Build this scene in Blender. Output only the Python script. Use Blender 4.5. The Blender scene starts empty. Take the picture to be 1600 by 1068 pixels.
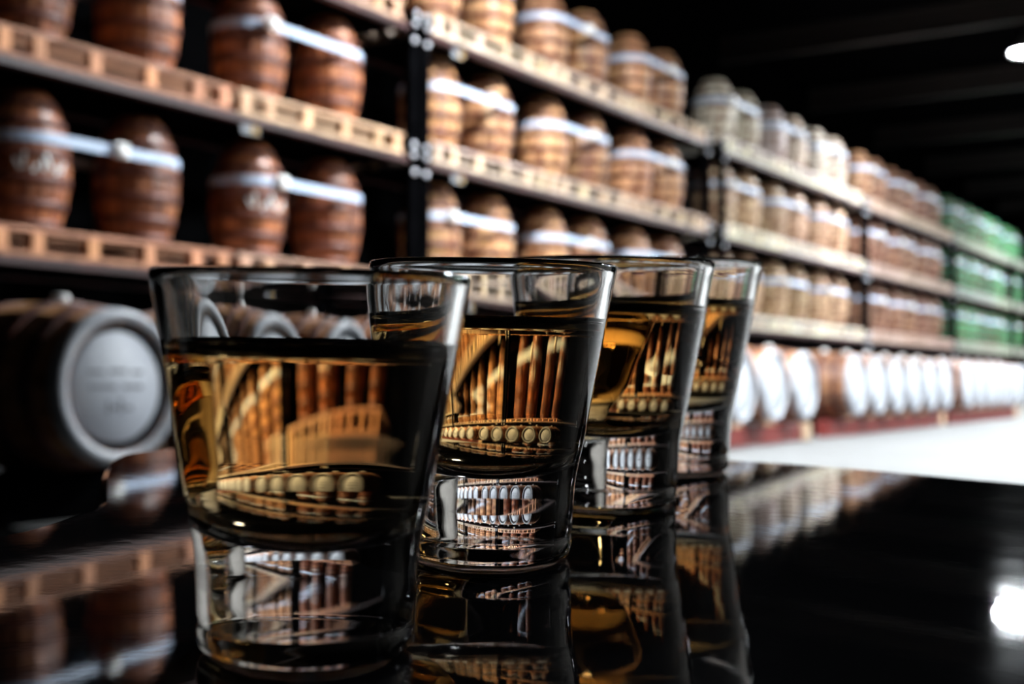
import bpy, math, random
from mathutils import Vector, Matrix

random.seed(7)
scene = bpy.context.scene
C = scene.collection

# ------------------------------------------------------------------ camera, light, exposure
F_PX = 2000.0                       # focal length in pixels of the 1600-wide frame
YAW = math.radians(32.0)            # the aisle runs along +Y, the camera looks 32 deg to its left
PITCH = math.atan((600.0 - 534.0) / F_PX)
CAM = Vector((0.0, 0.0, 0.5))
FWD = Vector((-math.sin(YAW) * math.cos(PITCH), math.cos(YAW) * math.cos(PITCH), math.sin(PITCH)))
RIGHT = Vector((math.cos(YAW), math.sin(YAW), 0.0))
UP = RIGHT.cross(FWD)
cam_data = bpy.data.cameras.new('camera')
cam = bpy.data.objects.new('camera', cam_data)
C.objects.link(cam)
rot = Matrix((RIGHT, UP, -FWD)).transposed()
cam.matrix_world = Matrix.Translation(CAM) @ rot.to_4x4()
cam_data.sensor_width = 36.0
cam_data.lens = 36.0 * F_PX / 1600.0
cam_data.clip_start = 0.01
cam_data.clip_end = 200.0
cam_data.dof.use_dof = True
cam_data.dof.focus_distance = 0.243
cam_data.dof.aperture_fstop = 19.0
cam_data.dof.aperture_blades = 0
scene.camera = cam

world = bpy.data.worlds.new('world')
scene.world = world
world.use_nodes = True
world.node_tree.nodes['Background'].inputs[0].default_value = (0.02, 0.022, 0.03, 1)
world.node_tree.nodes['Background'].inputs[1].default_value = 0.0

scene.view_settings.view_transform = 'Standard'
scene.view_settings.look = 'None'
scene.view_settings.gamma = 1.0
scene.view_settings.use_curve_mapping = False
scene.view_settings.exposure = 0.80
LAMP_POWER = 1000.0                  # emission strength of the lamp lenses

cy = scene.cycles
cy.max_bounces = 28
cy.transmission_bounces = 26
cy.glossy_bounces = 8
cy.diffuse_bounces = 3
cy.transparent_max_bounces = 8
cy.sample_clamp_indirect = 6.0
cy.use_denoising = True
cy.caustics_refractive = True
cy.caustics_reflective = False

# ------------------------------------------------------------------ helpers
def obj(name, mesh, mat=None, parent=None, mw=None):
    o = bpy.data.objects.new(name, mesh)
    C.objects.link(o)
    if mat is not None and len(mesh.materials) == 0:
        mesh.materials.append(mat)
    if parent is not None:
        o.parent = parent
    if mw is not None:
        o.matrix_local = mw
    return o

def empty(name, mw):
    o = bpy.data.objects.new(name, None)
    C.objects.link(o)
    o.empty_display_size = 0.05
    o.matrix_world = mw
    return o

def tag(o, label=None, cat=None, group=None, kind=None):
    if label: o['label'] = label
    if cat: o['category'] = cat
    if group: o['group'] = group
    if kind: o['kind'] = kind
    return o

def copy_tree(o, parent=None, mw=None):
    c = o.copy()
    C.objects.link(c)
    c.parent = parent
    if mw is not None:
        c.matrix_world = mw
    for ch in o.children:
        copy_tree(ch, c)
    return c

def T(x, y, z): return Matrix.Translation((x, y, z))
def RZ(a): return Matrix.Rotation(a, 4, 'Z')

def mesh_of(name, verts, faces, smooth=False, mat=None):
    me = bpy.data.meshes.new(name)
    me.from_pydata(verts, [], faces)
    me.update()
    if smooth:
        me.polygons.foreach_set('use_smooth', [True] * len(me.polygons))
    if mat is not None:
        me.materials.append(mat)
    return me

def box_data(x0, x1, y0, y1, z0, z1, b=0.0):
    """a box, with chamfered vertical-to-top edges when b > 0"""
    if b <= 0:
        v = [(x0,y0,z0),(x1,y0,z0),(x1,y1,z0),(x0,y1,z0),(x0,y0,z1),(x1,y0,z1),(x1,y1,z1),(x0,y1,z1)]
        f = [(0,3,2,1),(4,5,6,7),(0,1,5,4),(1,2,6,5),(2,3,7,6),(3,0,4,7)]
        return v, f
    v = []
    for (z, k) in ((z0, b), (z0 + b, 0), (z1 - b, 0), (z1, b)):
        v += [(x0+k,y0+k,z),(x1-k,y0+k,z),(x1-k,y1-k,z),(x0+k,y1-k,z)]
    f = [(0,3,2,1),(12,13,14,15)]
    for r in range(3):
        a = r * 4
        for i in range(4):
            j = (i + 1) % 4
            f.append((a+i, a+j, a+4+j, a+4+i))
    return v, f

def box(name, x0, x1, y0, y1, z0, z1, mat=None, b=0.0):
    v, f = box_data(x0, x1, y0, y1, z0, z1, b)
    return mesh_of(name, v, f, False, mat)

def boxes(name, lst, mat=None, b=0.0):
    V, F = [], []
    for a in lst:
        v, f = box_data(*a, b)
        n = len(V)
        V += v
        F += [tuple(i + n for i in q) for q in f]
    return mesh_of(name, V, F, False, mat)

def lathe(name, prof, seg=48, mat=None, smooth=True):
    """prof: list of (r, z) walked so that the outside lies to the right of the walk going up"""
    V, F, rows = [], [], []
    for (r, z) in prof:
        if r < 1e-7:
            rows.append([len(V)])
            V.append((0, 0, z))
        else:
            rows.append(list(range(len(V), len(V) + seg)))
            V += [(r * math.cos(2*math.pi*i/seg), r * math.sin(2*math.pi*i/seg), z) for i in range(seg)]
    for a, b in zip(rows, rows[1:]):
        if len(a) == 1 and len(b) == 1:
            continue
        for i in range(seg):
            j = (i + 1) % seg
            if len(a) == 1:
                F.append((a[0], b[j], b[i]))
            elif len(b) == 1:
                F.append((a[i], a[j], b[0]))
            else:
                F.append((a[i], a[j], b[j], b[i]))
    return mesh_of(name, V, F, smooth, mat)

# ------------------------------------------------------------------ materials
def new_mat(name):
    m = bpy.data.materials.new(name)
    m.use_nodes = True
    nt = m.node_tree
    nt.nodes.clear()
    out = nt.nodes.new('ShaderNodeOutputMaterial')
    return m, nt, out

def node(nt, t, **kw):
    n = nt.nodes.new(t)
    for k, v in kw.items():
        if k in n.inputs.keys():
            n.inputs[k].default_value = v
        else:
            setattr(n, k, v)
    return n

def noise_col(nt, c0, c1, scale, stretch=(1, 1, 1), detail=4.0, lo=0.35, hi=0.65, coord='Object', w=None):
    tc = nt.nodes.new('ShaderNodeTexCoord')
    mp = nt.nodes.new('ShaderNodeMapping')
    mp.inputs['Scale'].default_value = stretch
    nt.links.new(tc.outputs[coord], mp.inputs['Vector'])
    nz = nt.nodes.new('ShaderNodeTexNoise')
    nz.noise_dimensions = '4D'
    nz.inputs['Scale'].default_value = scale
    nz.inputs['Detail'].default_value = detail
    nt.links.new(mp.outputs[0], nz.inputs['Vector'])
    oi = nt.nodes.new('ShaderNodeObjectInfo')
    mu = nt.nodes.new('ShaderNodeMath')
    mu.operation = 'MULTIPLY'
    mu.inputs[1].default_value = 37.0
    nt.links.new(oi.outputs['Random'], mu.inputs[0])
    nt.links.new(mu.outputs[0], nz.inputs['W'])
    cr = nt.nodes.new('ShaderNodeValToRGB')
    cr.color_ramp.elements[0].position = lo
    cr.color_ramp.elements[0].color = (*c0, 1)
    cr.color_ramp.elements[1].position = hi
    cr.color_ramp.elements[1].color = (*c1, 1)
    nt.links.new(nz.outputs['Fac'], cr.inputs[0])
    return cr, nz, oi

def plain(name, c0, c1=None, scale=8.0, stretch=(1, 1, 1), rough=0.6, metal=0.0, bump=0.0, use_objcol=False, spec=0.5):
    m, nt, out = new_mat(name)
    b = node(nt, 'ShaderNodeBsdfPrincipled')
    b.inputs['Roughness'].default_value = rough
    b.inputs['Metallic'].default_value = metal
    b.inputs['Specular IOR Level'].default_value = spec
    cr, nz, oi = noise_col(nt, c0, c1 or c0, scale, stretch)
    if use_objcol:
        mx = nt.nodes.new('ShaderNodeMix')
        mx.data_type = 'RGBA'
        mx.blend_type = 'MULTIPLY'
        mx.inputs[0].default_value = 1.0
        nt.links.new(cr.outputs[0], mx.inputs[6])
        nt.links.new(oi.outputs['Color'], mx.inputs[7])
        nt.links.new(mx.outputs[2], b.inputs['Base Color'])
    else:
        nt.links.new(cr.outputs[0], b.inputs['Base Color'])
    if bump > 0:
        bp = nt.nodes.new('ShaderNodeBump')
        bp.inputs['Strength'].default_value = bump
        bp.inputs['Distance'].default_value = 0.01
        nt.links.new(nz.outputs['Fac'], bp.inputs['Height'])
        nt.links.new(bp.outputs[0], b.inputs['Normal'])
    nt.links.new(b.outputs[0], out.inputs['Surface'])
    return m

def emit(name, col, strength):
    m, nt, out = new_mat(name)
    e = node(nt, 'ShaderNodeEmission')
    e.inputs[0].default_value = (*col, 1)
    e.inputs[1].default_value = strength
    nt.links.new(e.outputs[0], out.inputs['Surface'])
    return m

M_FLOOR = plain('pale_concrete', (0.125, 0.125, 0.124), (0.15, 0.15, 0.148), 0.8, rough=0.65)
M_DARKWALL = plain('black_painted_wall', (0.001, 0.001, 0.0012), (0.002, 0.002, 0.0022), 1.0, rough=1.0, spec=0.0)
M_GREYWALL = plain('grey_painted_wall', (0.10, 0.09, 0.08), (0.13, 0.118, 0.105), 0.6, rough=0.8)
M_JOIST = plain('rusty_roof_steel', (0.004, 0.0025, 0.002), (0.010, 0.006, 0.005), 1.5, rough=0.6)
M_OAK = plain('oak_stave', (0.30, 0.18, 0.11), (1.0, 0.97, 0.92), 4.0, (3.0, 3.0, 1.2), rough=0.45, bump=0.25, use_objcol=True)
M_HOOP = plain('rusty_hoop', (0.05, 0.014, 0.009), (0.14, 0.04, 0.024), 9.0, rough=0.5, metal=0.2)
M_HOOP_PALE = plain('galvanised_hoop', (0.36, 0.38, 0.42), (0.52, 0.54, 0.58), 6.0, rough=0.4)
M_HEAD = plain('white_painted_head', (0.64, 0.68, 0.76), (0.78, 0.82, 0.89), 5.0, rough=0.5)
M_INK = plain('stencil_ink', (0.16, 0.17, 0.20), (0.28, 0.29, 0.33), 30.0, rough=0.7)
M_DARKRING = plain('dark_croze', (0.008, 0.008, 0.010), (0.015, 0.015, 0.018), 6.0, rough=0.8)
M_PALLET = plain('pallet_wood', (0.55, 0.48, 0.42), (1.0, 0.98, 0.94), 6.0, (0.6, 3, 3), rough=0.7, use_objcol=True)
M_STRAP = plain('pale_webbing', (0.40, 0.50, 0.66), (0.50, 0.60, 0.76), 20.0, rough=0.5)
M_BUCKLE = plain('bright_buckle_steel', (0.80, 0.80, 0.78), (0.92, 0.92, 0.90), 20.0, rough=0.35)
M_RACK = plain('dark_red_rack_paint', (0.02, 0.005, 0.005), (0.05, 0.01, 0.01), 3.0, rough=0.5)
M_POST_SHADE = plain('rack_paint_and_shade', (0.001, 0.001, 0.0012), (0.002, 0.002, 0.0024), 3.0, rough=0.9, spec=0.0)  # black of the posts, also the painted shade on panels and nearest rails
M_BOLT = plain('zinc_bolt_glint', (0.75, 0.78, 0.85), (0.9, 0.92, 0.98), 9.0, rough=0.35)  # near-white, so the glint of the bolts is in the colour
M_TAGW = plain('white_tag', (0.20, 0.21, 0.23), (0.28, 0.29, 0.31), 9.0, rough=0.5)
M_TAGY = plain('yellow_tag', (0.30, 0.18, 0.04), (0.36, 0.22, 0.06), 9.0, rough=0.5)
M_CRADLE = plain('oxblood_cradle', (0.16, 0.018, 0.014), (0.24, 0.035, 0.028), 4.0, rough=0.6)
M_WEDGE = plain('pale_wedge_wood', (0.55, 0.36, 0.22), (0.72, 0.52, 0.36), 6.0, rough=0.7)
M_LAMP = emit('lamp_lens', (0.90, 0.96, 1.0), LAMP_POWER)
M_LAMPBODY = plain('lamp_housing', (0.03, 0.03, 0.03), (0.05, 0.05, 0.05), 5.0, rough=0.5)

def make_table_mat():
    m, nt, out = new_mat('black_lacquer')
    b = node(nt, 'ShaderNodeBsdfPrincipled')
    b.inputs['Base Color'].default_value = (0.003, 0.003, 0.0035, 1)
    b.inputs['IOR'].default_value = 1.34
    tc = nt.nodes.new('ShaderNodeTexCoord')
    nz = node(nt, 'ShaderNodeTexNoise')
    nz.inputs['Scale'].default_value = 60.0
    nz.inputs['Detail'].default_value = 3.0
    nt.links.new(tc.outputs['Object'], nz.inputs['Vector'])
    mr = nt.nodes.new('ShaderNodeMapRange')
    mr.inputs['To Min'].default_value = 0.015
    mr.inputs['To Max'].default_value = 0.045
    nt.links.new(nz.outputs['Fac'], mr.inputs['Value'])
    nt.links.new(mr.outputs[0], b.inputs['Roughness'])
    n2 = node(nt, 'ShaderNodeTexNoise')
    n2.inputs['Scale'].default_value = 220.0
    n2.inputs['Detail'].default_value = 2.0
    nt.links.new(tc.outputs['Object'], n2.inputs['Vector'])
    bp = nt.nodes.new('ShaderNodeBump')
    bp.inputs['Strength'].default_value = 0.015
    bp.inputs['Distance'].default_value = 0.0004
    nt.links.new(n2.outputs['Fac'], bp.inputs['Height'])
    nt.links.new(bp.outputs[0], b.inputs['Normal'])
    nt.links.new(b.outputs[0], out.inputs['Surface'])
    return m
M_TABLE = make_table_mat()
M_LEG = plain('black_table_leg', (0.006, 0.006, 0.007), (0.012, 0.012, 0.013), 10.0, rough=0.4)

def glass_mat(name, ior, col, absorb=None):
    m, nt, out = new_mat(name)
    g = node(nt, 'ShaderNodeBsdfGlass')
    g.inputs['Color'].default_value = (*col, 1)
    g.inputs['Roughness'].default_value = 0.0
    g.inputs['IOR'].default_value = ior
    nt.links.new(g.outputs[0], out.inputs['Surface'])
    if absorb:
        v = node(nt, 'ShaderNodeVolumeAbsorption')
        v.inputs['Color'].default_value = (*absorb[0], 1)
        v.inputs['Density'].default_value = absorb[1]
        nt.links.new(v.outputs[0], out.inputs['Volume'])
    return m
AMBER = ((0.96, 0.66, 0.03), 46.0)
M_GLASS = glass_mat('clear_glass', 1.5, (0.97, 0.97, 0.965))
M_WHISKEY_TOP = glass_mat('whiskey_surface', 1.36, (1, 1, 1), AMBER)
M_WHISKEY_SIDE = glass_mat('whiskey_against_glass', 1.36 / 1.5, (1, 1, 1), AMBER)

# ------------------------------------------------------------------ the setting
X_LEFT, X_RIGHT, Y_BACK, Y_FAR, Z_TOP = -8.2, 5.0, -6.0, 48.0, 6.2
def struct(name, mesh, mat=None):
    return tag(obj(name, mesh, mat), kind='structure')
struct('floor', box('floor', X_LEFT, X_RIGHT, Y_BACK, Y_FAR, -0.1, 0.0), M_FLOOR)
struct('wall_left', box('wall_left', X_LEFT - 0.2, X_LEFT, Y_BACK, Y_FAR, 0.0, Z_TOP), M_DARKWALL)
struct('wall_right', box('wall_right', X_RIGHT, X_RIGHT + 0.2, Y_BACK, Y_FAR, 0.0, Z_TOP), M_GREYWALL)
struct('wall_far', box('wall_far', X_LEFT, X_RIGHT, Y_FAR, Y_FAR + 0.2, 0.0, Z_TOP), M_DARKWALL)
struct('wall_back', box('wall_back', X_LEFT, X_RIGHT, Y_BACK - 0.2, Y_BACK, 0.0, Z_TOP), M_DARKWALL)
ceil = struct('ceiling', box('ceiling', X_LEFT, X_RIGHT, Y_BACK, Y_FAR, Z_TOP, Z_TOP + 0.15), M_DARKWALL)
joist_me = boxes('joist', [(X_LEFT, X_RIGHT, -0.07, 0.07, -0.42, -0.39), (X_LEFT, X_RIGHT, -0.015, 0.015, -0.39, -0.03), (X_LEFT, X_RIGHT, -0.07, 0.07, -0.03, 0.0)], M_JOIST)
for k in range(11):
    obj('roof_beam', joist_me, None, ceil, T(0, 2.0 + 4.4 * k, Z_TOP))

# ------------------------------------------------------------------ pendant lamps beside the racks, plus an added unseen row over the aisle
lamp_body = lathe('lamp_housing', [(0.0, 0.34), (0.05, 0.34), (0.07, 0.30), (0.10, 0.24), (0.29, 0.02), (0.30, 0.0), (0.285, 0.0), (0.27, 0.02), (0.09, 0.22), (0.0, 0.22)][::-1], 32, M_LAMPBODY)
lamp_lens = lathe('lamp_lens', [(0.0, 0.02), (0.25, 0.025), (0.25, 0.03), (0.0, 0.03)], 32, M_LAMP)
lamp_rod = boxes('lamp_rod', [(-0.012, 0.012, -0.012, 0.012, 0.33, 0.75)], M_LAMPBODY)
LAMP_Z = 5.45
def lamp(x, y, label, group):
    r = empty('pendant_lamp', T(x, y, LAMP_Z))
    tag(r, label, 'lamp', group)
    obj('lamp_housing', lamp_body, None, r)
    obj('lamp_lens', lamp_lens, None, r)
    obj('suspension_rod', lamp_rod, None, r)
ORD = ['first', 'second', 'third', 'fourth', 'fifth', 'sixth', 'seventh', 'eighth', 'ninth', 'tenth', 'eleventh', 'twelfth',
       'thirteenth', 'fourteenth', 'fifteenth', 'sixteenth', 'seventeenth', 'eighteenth', 'nineteenth', 'twentieth',
       'twenty-first', 'twenty-second', 'twenty-third', 'twenty-fourth', 'twenty-fifth', 'twenty-sixth']
for i, y in enumerate((8.8, 20.2, 31.6)):
    lamp(-3.5, y, 'white pendant lamp hung beside the racks, %s along the aisle' % ORD[i], 'pendant lamps beside the racks')
for i, y in enumerate((9.6, 15.6, 21.6, 27.6, 34.0)):  # unseen row added for more frontal light on the racks
    lamp(1.4, y, 'unseen pendant lamp added over the middle of the aisle, %s along' % ORD[i], 'added pendant lamps over the aisle')

# ------------------------------------------------------------------ barrel kits
def prof_at(prof, t):
    for (t0, r0), (t1, r1) in zip(prof, prof[1:]):
        if t <= t1:
            return r0 + (r1 - r0) * (t - t0) / (t1 - t0)
    return prof[-1][1]

UP_PROF = [(0.0, 0.205), (0.12, 0.236), (0.28, 0.266), (0.45, 0.279), (0.60, 0.272), (0.75, 0.246), (0.87, 0.208), (0.95, 0.170), (1.0, 0.132)]
UP_H = 0.86
LY_PROF = [(0.0, 0.265), (0.10, 0.285), (0.25, 0.310), (0.40, 0.324), (0.5, 0.326), (0.60, 0.324), (0.75, 0.310), (0.90, 0.285), (1.0, 0.265)]
LY_H = 0.90
NST = 18

def stave_mesh(name, prof, height, n=NST):
    half = math.pi / n * 0.965
    V, F = [], []
    for (t, r) in prof:
        z = t * height
        for a, k in ((-half, 1.0), (half, 1.0)):
            V.append((r * math.cos(a), r * math.sin(a), z))
        for a in (half, -half):
            V.append(((r - 0.028) * math.cos(a), (r - 0.028) * math.sin(a), z))
    m = len(prof)
    for i in range(m - 1):
        for j in range(4):
            k = (j + 1) % 4
            F.append((i*4+j, i*4+k, i*4+4+k, i*4+4+j))
    F.append((3, 2, 1, 0))
    b = (m - 1) * 4
    F.append((b, b+1, b+2, b+3))
    return mesh_of(name, V, F, False, M_OAK)

def body_mesh(name, prof, height, n=NST, caps=True):
    """one mesh with recessed joints between the staves, for the far barrels"""
    V, F = [], []
    half = math.pi / n
    cols = []
    for i in range(n):
        a = 2 * math.pi * i / n
        cols += [(a - half, -0.008), (a - half * 0.86, 0.0), (a, 0.004), (a + half * 0.86, 0.0)]
    m = len(cols)
    for (t, r) in prof:
        for a, d in cols:
            V.append(((r + d) * math.cos(a), (r + d) * math.sin(a), t * height))
    for i in range(len(prof) - 1):
        for j in range(m):
            k = (j + 1) % m
            F.append((i*m+j, i*m+k, (i+1)*m+k, (i+1)*m+j))
    if caps:
        F.append(tuple(reversed(range(m))))
        F.append(tuple(range((len(prof)-1)*m, len(prof)*m)))
    return mesh_of(name, V, F, False, M_OAK)

def hoop_mesh(name, prof, height, t, w, mat, seg=36):
    z0, z1 = t * height - w / 2, t * height + w / 2
    r0, r1 = prof_at(prof, max(0, z0 / height)), prof_at(prof, min(1, z1 / height))
    return lathe(name, [(r0, z0), (r0 + 0.008, z0), (r1 + 0.008, z1), (r1, z1)], seg, mat)

UP_HOOPS = [hoop_mesh('hoop', UP_PROF, UP_H, t, w, M_HOOP) for t, w in ((0.05, 0.05), (0.19, 0.05), (0.36, 0.05), (0.54, 0.05), (0.76, 0.05), (0.90, 0.045))]
LY_HOOPS = [hoop_mesh('hoop', LY_PROF, LY_H, t, w, M_HOOP) for t, w in ((0.06, 0.06), (0.17, 0.05), (0.34, 0.05), (0.66, 0.05), (0.83, 0.05))]
LY_CHIME = lathe('chime_hoop', [(0.236, 0.895), (0.236, 0.85), (0.285, 0.85), (0.290, 0.87), (0.282, 0.902), (0.270, 0.909), (0.244, 0.905), (0.236, 0.895)], 48, M_HOOP_PALE)
UP_STAVE = stave_mesh('stave', UP_PROF, UP_H)
LY_STAVE = stave_mesh('stave', LY_PROF, LY_H)
UP_BODY = body_mesh('barrel_body', UP_PROF, UP_H)
LY_BODY = body_mesh('barrel_body', LY_PROF, LY_H, caps=False)
UP_HEAD = lathe('head', [(0.0, 0.825), (0.14, 0.825), (0.135, 0.845), (0.0, 0.845)], 24, M_OAK)
LY_HEAD = lathe('head', [(0.0, 0.80), (0.202, 0.80), (0.206, 0.875), (0.200, 0.882), (0.0, 0.884)], 48, M_HEAD)
LY_RING = lathe('croze_ring', [(0.18, 0.80), (0.243, 0.80), (0.243, 0.858), (0.18, 0.858)], 48, M_DARKRING)
LY_RING_GLARE = lathe('croze_ring', [(0.18, 0.80), (0.243, 0.80), (0.243, 0.872), (0.18, 0.872)], 48, M_HOOP_PALE)  # pale recess: overexposed glare of the farther heads painted in
LY_TAIL = lathe('head', [(0.0, 0.02), (0.25, 0.02), (0.25, 0.04), (0.0, 0.04)][::1], 36, M_OAK)
BUNG = lathe('bung', [(0.0, -0.02), (0.032, -0.02), (0.032, 0.022), (0.026, 0.030), (0.0, 0.030)], 16, M_BUCKLE)

def jitter(c, s):
    k = 1.0 + random.uniform(-s, s)
    return (min(1, c[0]*k), min(1, c[1]*k*(1+random.uniform(-.06, .06))), min(1, c[2]*k*(1+random.uniform(-.1, .1))), 1)

def upright_barrel(mw, col, detailed, label, group):
    r = empty('oak_barrel', mw)
    tag(r, label, 'barrel', group)
    if detailed:
        for i in range(NST):
            s = obj('stave', UP_STAVE, None, r, RZ(2*math.pi*i/NST))
            s.color = jitter(col, 0.32)
    else:
        s = obj('barrel_body', UP_BODY, None, r)
        s.color = jitter(col, 0.12)
    for h in UP_HOOPS:
        obj('hoop', h, None, r)
    hd = obj('head', UP_HEAD, None, r)
    hd.color = (*col, 1)
    return r

CHALK = [box('chalk_mark', 0.001, 0.005, -0.008, 0.008, -h / 2, h / 2, M_BUCKLE) for h in (0.07, 0.10, 0.055)]
def chalk(r, rz):
    """a short row of white chalk strokes on the side of the barrel that faces the aisle"""
    for k, a in enumerate((-0.75, -0.62, -0.40, -0.22, -0.10, 0.12, 0.26)):
        t = 0.455 + 0.03 * math.sin(k * 2.1)
        obj('chalk_mark', CHALK[k % 3], None, r, RZ(a - rz) @ T(prof_at(UP_PROF, 0.45) + 0.001, 0, t * UP_H) @ Matrix.Rotation(0.5 * math.cos(k * 1.7), 4, 'X'))

# ------------------------------------------------------------------ pallets, straps
PAL_L, PAL_D, PAL_H = 1.88, 1.0, 0.17
DECK = box('deck_board', -0.075, 0.075, -PAL_L/2, PAL_L/2, PAL_H - 0.026, PAL_H, M_PALLET, 0.003)
BOTTOM = box('bottom_board', 0.02, 0.06, -PAL_L/2, PAL_L/2, 0.0, 0.03, M_PALLET, 0.003)
BLOCK = box('block', 0.0, 0.06, -0.04, 0.04, 0.03, PAL_H - 0.026, M_PALLET)
DECK_X = [-0.085 - 0.2075 * i for i in range(5)]
BLOCK_Y = [-0.86, -0.62, -0.22, 0.22, 0.62, 0.86]
PAL_ONE = boxes('pallet', [(x-0.075, x+0.075, -PAL_L/2, PAL_L/2, PAL_H-0.032, PAL_H) for x in DECK_X]
                + [(x-0.06, x+0.06, -PAL_L/2, PAL_L/2, 0.0, 0.04) for x in (-0.07, -0.92)]
                + [(x-0.06, x+0.06, y-0.05, y+0.05, 0.04, PAL_H-0.032) for x in (-0.07, -0.92) for y in BLOCK_Y], M_PALLET)

def pallet(mw, col, parts, label, group):
    if not parts:
        p = obj('pallet', PAL_ONE, None, None)
        p.matrix_world = mw
        p.color = jitter(col, 0.1)
        return tag(p, label, 'pallet', group)
    r = empty('pallet', mw)
    tag(r, label, 'pallet', group)
    for x in DECK_X:
        obj('deck_board', DECK, None, r, T(x, 0, 0)).color = jitter(col, 0.2)
    for x in (-0.07, -0.92):
        obj('bottom_board', BOTTOM, None, r, T(x, 0, 0)).color = jitter(col, 0.2)
        for y in BLOCK_Y:
            obj('block', BLOCK, None, r, T(x, y, 0)).color = jitter((min(1, col[0]*1.15), col[1]*1.1, col[2]*0.95), 0.25)
    return r

B_OFF = 0.44        # the two barrels of a pallet stand this far left and right of its middle
B_X = -0.40         # and this far behind its front edge
STRAP_T = 0.65
def strap_mesh():
    r = prof_at(UP_PROF, STRAP_T - 0.035) + 0.012
    pts = []
    n = 14
    for i in range(n + 1):
        a = math.pi * i / n                     # right end, round the far barrel
        pts.append((r * math.cos(a), B_OFF + r * math.sin(a)))
    for i in range(n + 1):
        a = math.pi + math.pi * i / n
        pts.append((r * math.cos(a), -B_OFF + r * math.sin(a)))
    V, F = [], []
    m = len(pts)
    for (dx, dz) in ((0, -0.03), (0, 0.03)):
        V += [(x, y, dz) for x, y in pts]
    for (dx, dz) in ((0, -0.03), (0, 0.03)):
        V += [(x * 0.985, (abs(y) - 0.004) * (1 if y > 0 else -1), dz) for x, y in pts]
    for i in range(m):
        j = (i + 1) % m
        F += [(i, j, m+j, m+i), (2*m+j, 2*m+i, 3*m+i, 3*m+j), (m+i, m+j, 3*m+j, 3*m+i), (j, i, 2*m+i, 2*m+j)]
    return mesh_of('strap_webbing', V, F, False, M_STRAP), r
STRAP, STRAP_R = strap_mesh()
BUCKLE = boxes('buckle', [(-0.005, 0.035, -0.05, 0.05, -0.045, 0.045), (0.035, 0.055, -0.03, 0.03, -0.03, 0.03)], M_BUCKLE, 0.004)
def strap(mw, label, group, by):
    s = obj('cargo_strap', STRAP, None, None)
    s.matrix_world = mw
    tag(s, label, 'strap', group)
    obj('buckle', BUCKLE, None, s, T(STRAP_R + 0.007, by, 0.0))
    return s

# ------------------------------------------------------------------ racks
RX = -6.2
LEVELS = [1.40, 2.53, 3.62]         # top of the pallet decks
LV_NAME = ['lowest', 'middle', 'top']
BAYS = [(2.42, 8.36), (8.68, 14.42), (15.06, 20.86), (21.2, 27.0), (27.35, 33.1), (33.5, 39.2)]
BAY_NAME = ['nearest', 'second', 'third', 'fourth', 'fifth', 'sixth']
WOOD_LIT = [(0.36, 0.135, 0.055), (0.62, 0.35, 0.18), (0.62, 0.46, 0.29), (0.40, 0.235, 0.15), (0.05, 0.38, 0.19), (0.05, 0.38, 0.19)]  # paler bays have their brighter light painted into the wood tone
PWOOD_LIT = [(0.62, 0.30, 0.17), (0.62, 0.50, 0.42), (0.88, 0.84, 0.77), (0.55, 0.42, 0.35), (0.42, 0.48, 0.44), (0.42, 0.48, 0.44)]  # whiter pallets have the stronger light put into their colour
BEAM_W = 0.06
BOLT = lathe('bolt', [(0.0, 0.0), (0.024, 0.0), (0.024, 0.012), (0.012, 0.022), (0.0, 0.022)], 12, M_BOLT)
TO_FRONT = Matrix.Rotation(math.pi/2, 4, 'Y')       # local z -> world +x
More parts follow.
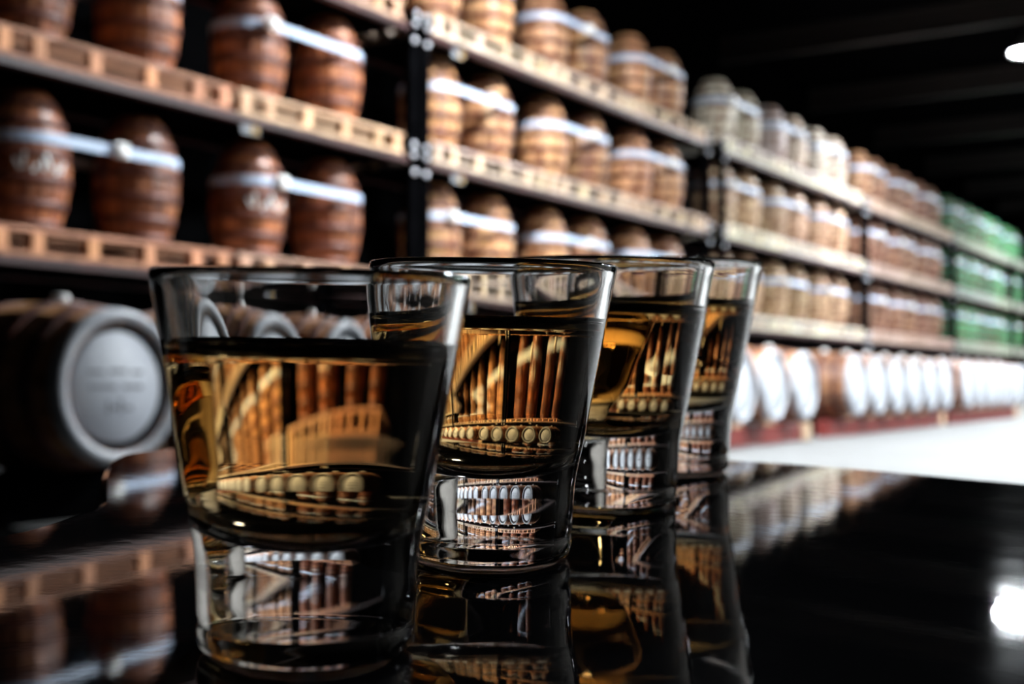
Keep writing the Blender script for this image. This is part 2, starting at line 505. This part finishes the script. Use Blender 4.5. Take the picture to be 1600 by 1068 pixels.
for b, (y0, y1) in enumerate(BAYS):
    if b == 5: y1 = 35.6
    rk = empty('pallet_rack', T(RX, y0, 0))
    tag(rk, 'tall dark steel pallet rack holding barrels, %s bay along the aisle' % BAY_NAME[b], 'rack', 'pallet racks along the aisle')
    L = y1 - y0
    post = boxes('post_mesh', [(-0.10, -0.02, -0.05, 0.05, 0.0, LEVELS[2] - 0.05)], M_POST_SHADE)
    post_b = boxes('post_mesh', [(-1.02, -0.94, -0.05, 0.05, 0.0, LEVELS[2] - 0.05)], M_POST_SHADE)
    for yy in (-0.07, L + 0.085):
        obj('post', post, None, rk, T(0, yy, 0))
        obj('post', post_b, None, rk, T(0, yy, 0))
    for lv in LEVELS:
        zt = lv - PAL_H
        bm = boxes('beam_mesh', [(-0.10, -0.02, -0.02, L + 0.0, zt - 0.045, zt - 0.002)], M_RACK)
        bb = boxes('beam_mesh', [(-1.00, -0.92, -0.02, L + 0.0, zt - 0.045, zt - 0.002)], M_RACK)
        obj('beam', bm, None, rk)
        obj('beam', bb, None, rk)
        obj('shade_panel', box('shade_panel_mesh', -0.92, -0.10, -0.02, L, zt - 0.03, zt - 0.012, M_POST_SHADE), None, rk)  # black panel added to keep the pallet undersides as dark as shade
        if b < 4:
            for yy in (-0.07, L + 0.085):
                for dz in (-0.12, 0.02, 0.10):
                    obj('bolt', BOLT, None, rk, T(-0.02, yy + random.uniform(-.02, .02), zt + dz) @ TO_FRONT)
        if b < 2:
            for yy in ((4.05, ) if b == 0 else (0.35, )):
                tg = obj('location_tag', box('tag_white', -0.05, -0.045, yy, yy + 0.17, zt - 0.115, zt - 0.045, M_TAGW), None, rk)
                obj('tag_stripe', box('tag_yellow', -0.046, -0.042, yy + 0.10, yy + 0.16, zt - 0.110, zt - 0.050, M_TAGY), None, tg)
    for li, lv in enumerate(LEVELS):
        n_b = 0
        n_p = 0
        for k in range(3):
            if b == 0 and k == 0: continue
            if b == 5 and k > 0: continue
            yc = y0 + (0.95 if b else 1.06) + 1.93 * k
            where = 'on %s shelf, %s rack bay' % (LV_NAME[li], BAY_NAME[b])
            n_p += 1
            pallet(T(RX, yc, lv - PAL_H), PWOOD_LIT[b] if not (b == 0 and k == 2) else (0.64, 0.42, 0.30), b < 3,
                   '%s wooden pallet, %s from left %s' % (['orange', 'pale', 'whitish', 'brown', 'greenish', 'greenish'][b], ORD[n_p-1], where),
                   'pallets on the racks')
            for s in (-1, 1):
                n_b += 1
                jy = random.uniform(-0.04, 0.04)
                rz = random.uniform(0, 6.28)
                mw = T(RX + B_X, yc + s * B_OFF, lv + 0.002) @ RZ(rz)
                if b < 4:
                    kk = random.uniform(0.75, 1.3)
                    c = tuple(v * kk for v in (WOOD_LIT[b] if (b, li) != (2, 2) else (0.88, 0.84, 0.77)))  # top row of the third bay whitened, strong light painted in
                    lab = '%s oak barrel standing %s from left %s' % (['brown', 'tan', 'pale', 'dull brown'][b], ORD[n_b-1], where)
                else:
                    kk = random.uniform(0.5, 1.7)
                    c = (WOOD_LIT[b][0] * kk * kk, min(0.8, WOOD_LIT[b][1] * kk), WOOD_LIT[b][2] * kk)
                    lab = 'green barrel standing %s from left %s' % (ORD[n_b-1], where)
                br = upright_barrel(mw, c, (b == 0 and li < 2) or b == 1, lab, 'upright barrels on the racks')
                if b == 0 and li == 0 and n_b in (1, 3):
                    chalk(br, rz)
            strap(T(RX + B_X, yc, lv + STRAP_T * UP_H), 'pale strap around the %s barrel pair %s' % (ORD[n_p-1], where),
                  'straps around the barrel pairs', random.choice((-0.52, -0.40, 0.05, 0.12)))

# ------------------------------------------------------------------ the floor row of barrels lying on cradles
LX, LZ = -3.7, 0.49
WEDGE = mesh_of('wedge', [(-.05, -.10, 0), (.05, -.10, 0), (.05, .10, 0), (-.05, .10, 0), (-.05, -.012, .13), (.05, -.012, .13), (.05, .012, .13), (-.05, .012, .13)],
                [(0,3,2,1),(4,5,6,7),(0,1,5,4),(1,2,6,5),(2,3,7,6),(3,0,4,7)], False, M_WEDGE)
GROUPS = [[3.22 + 0.72*i for i in range(5)], [7.06, 7.78, 8.5, 9.25, 9.97, 10.72], [12.22 + 0.70*i for i in range(6)], [16.9 + 0.70*i for i in range(6)]]
LY_AXIS = T(LX - LY_H, 0, LZ) @ TO_FRONT
n_l = 0
MARKS = [(-0.10, 0.055, 0.07, 0.010), (0.0, 0.058, 0.08, 0.010), (0.09, 0.055, 0.05, 0.010), (-0.07, 0.0, 0.12, 0.012), (0.07, 0.0, 0.09, 0.012),
         (-0.045, -0.075, 0.012, 0.045), (-0.015, -0.075, 0.03, 0.012), (0.012, -0.07, 0.012, 0.05), (0.05, -0.078, 0.035, 0.012)]
MARK_ME = [box('stencil', -h/2 - z, h/2 - z, y - w/2, y + w/2, 0.8835, 0.8855, M_INK) for (y, z, w, h) in MARKS]
for g, ys in enumerate(GROUPS):
    cr = empty('barrel_cradle', T(LX, ys[0] - 0.36, 0))
    tag(cr, 'long dark red cradle under the %s group of lying barrels' % ORD[g], 'cradle', 'cradles under the lying barrels')
    L = ys[-1] - ys[0] + 0.72
    for x in (-0.24, -0.72):
        obj('rail', box('rail', x - 0.06, x + 0.06, 0, L, 0.0, 0.155, M_CRADLE if g else M_POST_SHADE, 0.006), None, cr)  # rails of the nearest cradle blackened, their shade painted in
    for i in range(len(ys) - 1):
        yy = (ys[i] + ys[i + 1]) / 2 - ys[0] + 0.36
        for x in (-0.24, -0.72):
            obj('wedge', WEDGE, None, cr, T(x, yy, 0.1555))
    obj('end_block', box('end_block', -0.30, -0.16, L + 0.002, L + 0.2, 0.0, 0.15, M_WEDGE, 0.006), None, cr)
    for i, y in enumerate(ys):
        r = empty('oak_barrel', T(0, y, 0) @ LY_AXIS)
        tag(r, 'oak barrel lying with its white head to the aisle, %s from the left' % ORD[n_l], 'barrel', 'barrels lying in the floor row')
        n_l += 1
        col = (0.40, 0.20, 0.10)
        if g == 0 and i < 2:
            for k in range(NST):
                obj('stave', LY_STAVE, None, r, RZ(2*math.pi*k/NST)).color = jitter(col, 0.4)
        else:
            obj('barrel_body', LY_BODY, None, r).color = jitter(col, 0.15)
        for h in LY_HOOPS:
            obj('hoop', h, None, r)
        obj('chime_hoop', LY_CHIME, None, r)
        obj('croze_ring', LY_RING if g == 0 else LY_RING_GLARE, None, r)
        hd = obj('head', LY_HEAD, None, r)
        if g == 0 and i < 2:
            for mm in MARK_ME:
                obj('stencil_mark', mm, None, hd)
        obj('tail_head', LY_TAIL, None, r).color = (*col, 1)
        obj('bung', BUNG, None, r, T(-prof_at(LY_PROF, 0.62), 0, 0.62*LY_H) @ Matrix.Rotation(-math.pi/2, 4, 'Y'))

# black sheets added on the floor as shade around the nearest cradle
floor_shade_v = boxes('floor_shade', [(-3.60, -1.6, -0.6, 6.6, 0.001, 0.012), (-6.1, -3.598, -0.6, 2.82, 0.001, 0.012), (-6.1, -4.56, 2.82, 6.9, 0.001, 0.012), (-4.33, -4.03, 2.82, 6.9, 0.001, 0.012)], plain('floor_shade_black', (0.001, 0.001, 0.001), (0.002, 0.002, 0.002), 6.0, rough=1.0, spec=0.0))
tag(obj('floor_shade', floor_shade_v), 'black sheet added as shade on the floor before the nearest lying barrels', 'mat')

# ------------------------------------------------------------------ table, a low black slab with a waved edge
TN_C = Vector((0.019993, 0.999656, -0.016994))
E1_C = Vector((0.9998001, -0.0199902, 0.00033983))
E2_C = Vector((0.0, 0.0169975, 0.9998555))
H_T = 0.0479                        # camera height over the table top
def c2w(v): return RIGHT * v.x + UP * v.y + FWD * v.z
TN, TE1, TE2 = c2w(TN_C), c2w(E1_C), c2w(E2_C)
T_ORG = CAM - TN * H_T              # foot of the camera on the table
TABLE = Matrix.Translation(T_ORG) @ Matrix((TE1, TE2, TN)).transposed().to_4x4()
def catmull(pts, n=8):
    out = []
    for i in range(1, len(pts) - 2):
        p0, p1, p2, p3 = [Vector(p) for p in pts[i-1:i+3]]
        for k in range(n):
            t = k / n
            out.append(0.5 * ((2*p1) + (p2-p0)*t + (2*p0-5*p1+4*p2-p3)*t*t + (3*p1-p0-3*p2+p3)*t*t*t))
    out.append(Vector(pts[-2]))
    return out
wave = catmull([(-0.36, 0.14), (-0.20, 0.222), (-0.124, 0.2264+0.02), (-0.1083, 0.2723), (-0.1028, 0.2999), (-0.1019, 0.3156), (-0.1083, 0.338), (-0.1228, 0.386),
                (-0.1310, 0.425), (-0.1260, 0.446), (-0.1120, 0.4600), (-0.06, 0.468), (0.0781, 0.453), (0.1614, 0.4002), (0.20, 0.376)], 6)
outline = [(0.42, -0.30), (0.42, 0.23)] + [(p.x, p.y) for p in reversed(wave)] + [(-0.36, 0.13), (-0.36, -0.30)]
def slab(name, out, z0, z1, bev, mat):
    n = len(out)
    cx = sum(p[0] for p in out)/n; cyy = sum(p[1] for p in out)/n
    def inset(d):
        res = []
        for i in range(n):
            a, b, c = Vector(out[i-1]), Vector(out[i]), Vector(out[(i+1) % n])
            t = (c - a).normalized()
            nn = Vector((-t.y, t.x))
            res.append(b + nn * d)
        return res
    V, F = [], []
    levels = [(z0, bev), (z0 + bev, 0), (z1 - bev, 0), (z1 - bev*0.3, bev*0.3), (z1, bev)]
    for z, d in levels:
        V += [(p.x, p.y, z) for p in inset(d)]
    for l in range(len(levels) - 1):
        for i in range(n):
            j = (i + 1) % n
            F.append((l*n+i, l*n+j, (l+1)*n+j, (l+1)*n+i))
    F.append(tuple(reversed(range(n))))
    F.append(tuple(range((len(levels)-1)*n, len(levels)*n)))
    return mesh_of(name, V, F, False, mat)
tb = empty('low_table', TABLE)
tag(tb, 'low glossy black table with a waved edge under the shot glasses', 'table')
obj('table_top', slab('table_top', outline, -0.022, 0.0, 0.002, M_TABLE), None, tb)
TI = TABLE.inverted()
for (u, v) in ((-0.28, -0.22), (0.34, -0.22), (0.34, 0.16), (-0.05, 0.34)):
    top = TABLE @ Vector((u, v, -0.02))
    hgt = top.z
    me = lathe('leg', [(0.0, 0.0), (0.016, 0.0), (0.018, 0.02), (0.024, hgt - 0.004), (0.0, hgt - 0.004)], 20, M_LEG)
    lg = obj('leg', me, None, tb)
    lg.matrix_world = T(top.x, top.y, 0.0)
    lg.matrix_parent_inverse = Matrix()
    lg.matrix_local = TI @ T(top.x, top.y, 0.0)

# ------------------------------------------------------------------ shot glasses and whiskey
GLASS_H = 1.20
IN_RIM, IN_MID, Z_MID, Z_BOWL = 0.462, 0.372, 0.64, 0.345
def inner_r(z): return IN_MID + (IN_RIM - IN_MID) * (z - Z_MID) / (1.17 - Z_MID)
LEVEL, CONTACT = 0.940, 0.985
outer = [(0.0, 0.030), (0.16, 0.026), (0.25, 0.014), (0.285, 0.003), (0.300, 0.0), (0.318, 0.004), (0.330, 0.016), (0.337, 0.035), (0.339, 0.075),
         (0.334, 0.092), (0.335, 0.104), (0.341, 0.118), (0.344, 0.22), (0.349, 0.30), (0.357, 0.355), (0.368, 0.41), (0.382, 0.48)]
for k in range(1, 9):
    z = 0.48 + (1.165 - 0.48) * k / 8
    outer.append((0.382 + (0.497 - 0.382) * k / 8, z))
outer += [(0.5000, 1.182), (0.4985, 1.192), (0.492, 1.199), (0.483, 1.2005), (0.474, 1.198), (0.4665, 1.190), (IN_RIM, 1.17)]
for k in range(1, 5):
    z = 1.17 + (CONTACT - 1.17) * k / 4
    outer.append((inner_r(z), z))
cav = []
for k in range(0, 8):
    z = CONTACT + (Z_MID - CONTACT) * k / 8
    cav.append((inner_r(z), z))
for k in range(0, 17):
    a = math.pi / 2 * k / 16
    cav.append((IN_MID * math.cos(a) ** 0.85 if k < 16 else 0.0, Z_MID - (Z_MID - Z_BOWL) * math.sin(a)))
top = [(inner_r(CONTACT) - d, z) for d, z in ((0, CONTACT), (0.005, 0.971), (0.012, 0.960), (0.022, 0.951), (0.036, 0.945), (0.055, 0.9415), (0.08, LEVEL))] + [(0.2, LEVEL), (0.0, LEVEL)]

def scaled(p, k): return [(r * k, z * k * 0.982) for r, z in p]
POS = [(-0.0287, 0.1839, 0.0456), (-0.0040, 0.2592, 0.0500), (0.0261, 0.3390, 0.0542), (0.0524, 0.4197, 0.0577)]
WHICH = ['the nearest and largest in view, at the left', 'second in the row, in sharpest focus', 'third in the row', 'the farthest of the row, at the right']
WHICH_W = ['nearest', 'second', 'third', 'farthest']
SEG = 128
for i, (u, v, D) in enumerate(POS):
    mw = TABLE @ T(u, v, 0.0004)
    g = obj('shot_glass', lathe('shot_glass', scaled(outer, D), SEG, M_GLASS))
    g.matrix_world = mw
    tag(g, 'clear shot glass of whiskey, ' + WHICH[i], 'shot glass', 'shot glasses in a row')
    # whiskey: its free surface, then the surface it shares with the glass
    cav[0] = (inner_r(CONTACT) - 0.0005, CONTACT)
    prof = list(reversed(cav)) + top[1:]
    me = lathe('whiskey', scaled(prof, D), SEG)
    me.materials.append(M_WHISKEY_SIDE)
    me.materials.append(M_WHISKEY_TOP)
    zc = CONTACT * D - 1e-7
    nc = len(cav) - 1
    for p in me.polygons:
        if p.index >= SEG * nc:
            p.material_index = 1
    w = obj('whiskey', me)
    w.matrix_world = mw
    tag(w, 'amber whiskey inside the %s shot glass of the row' % WHICH_W[i], 'whiskey', 'whiskey in the shot glasses')
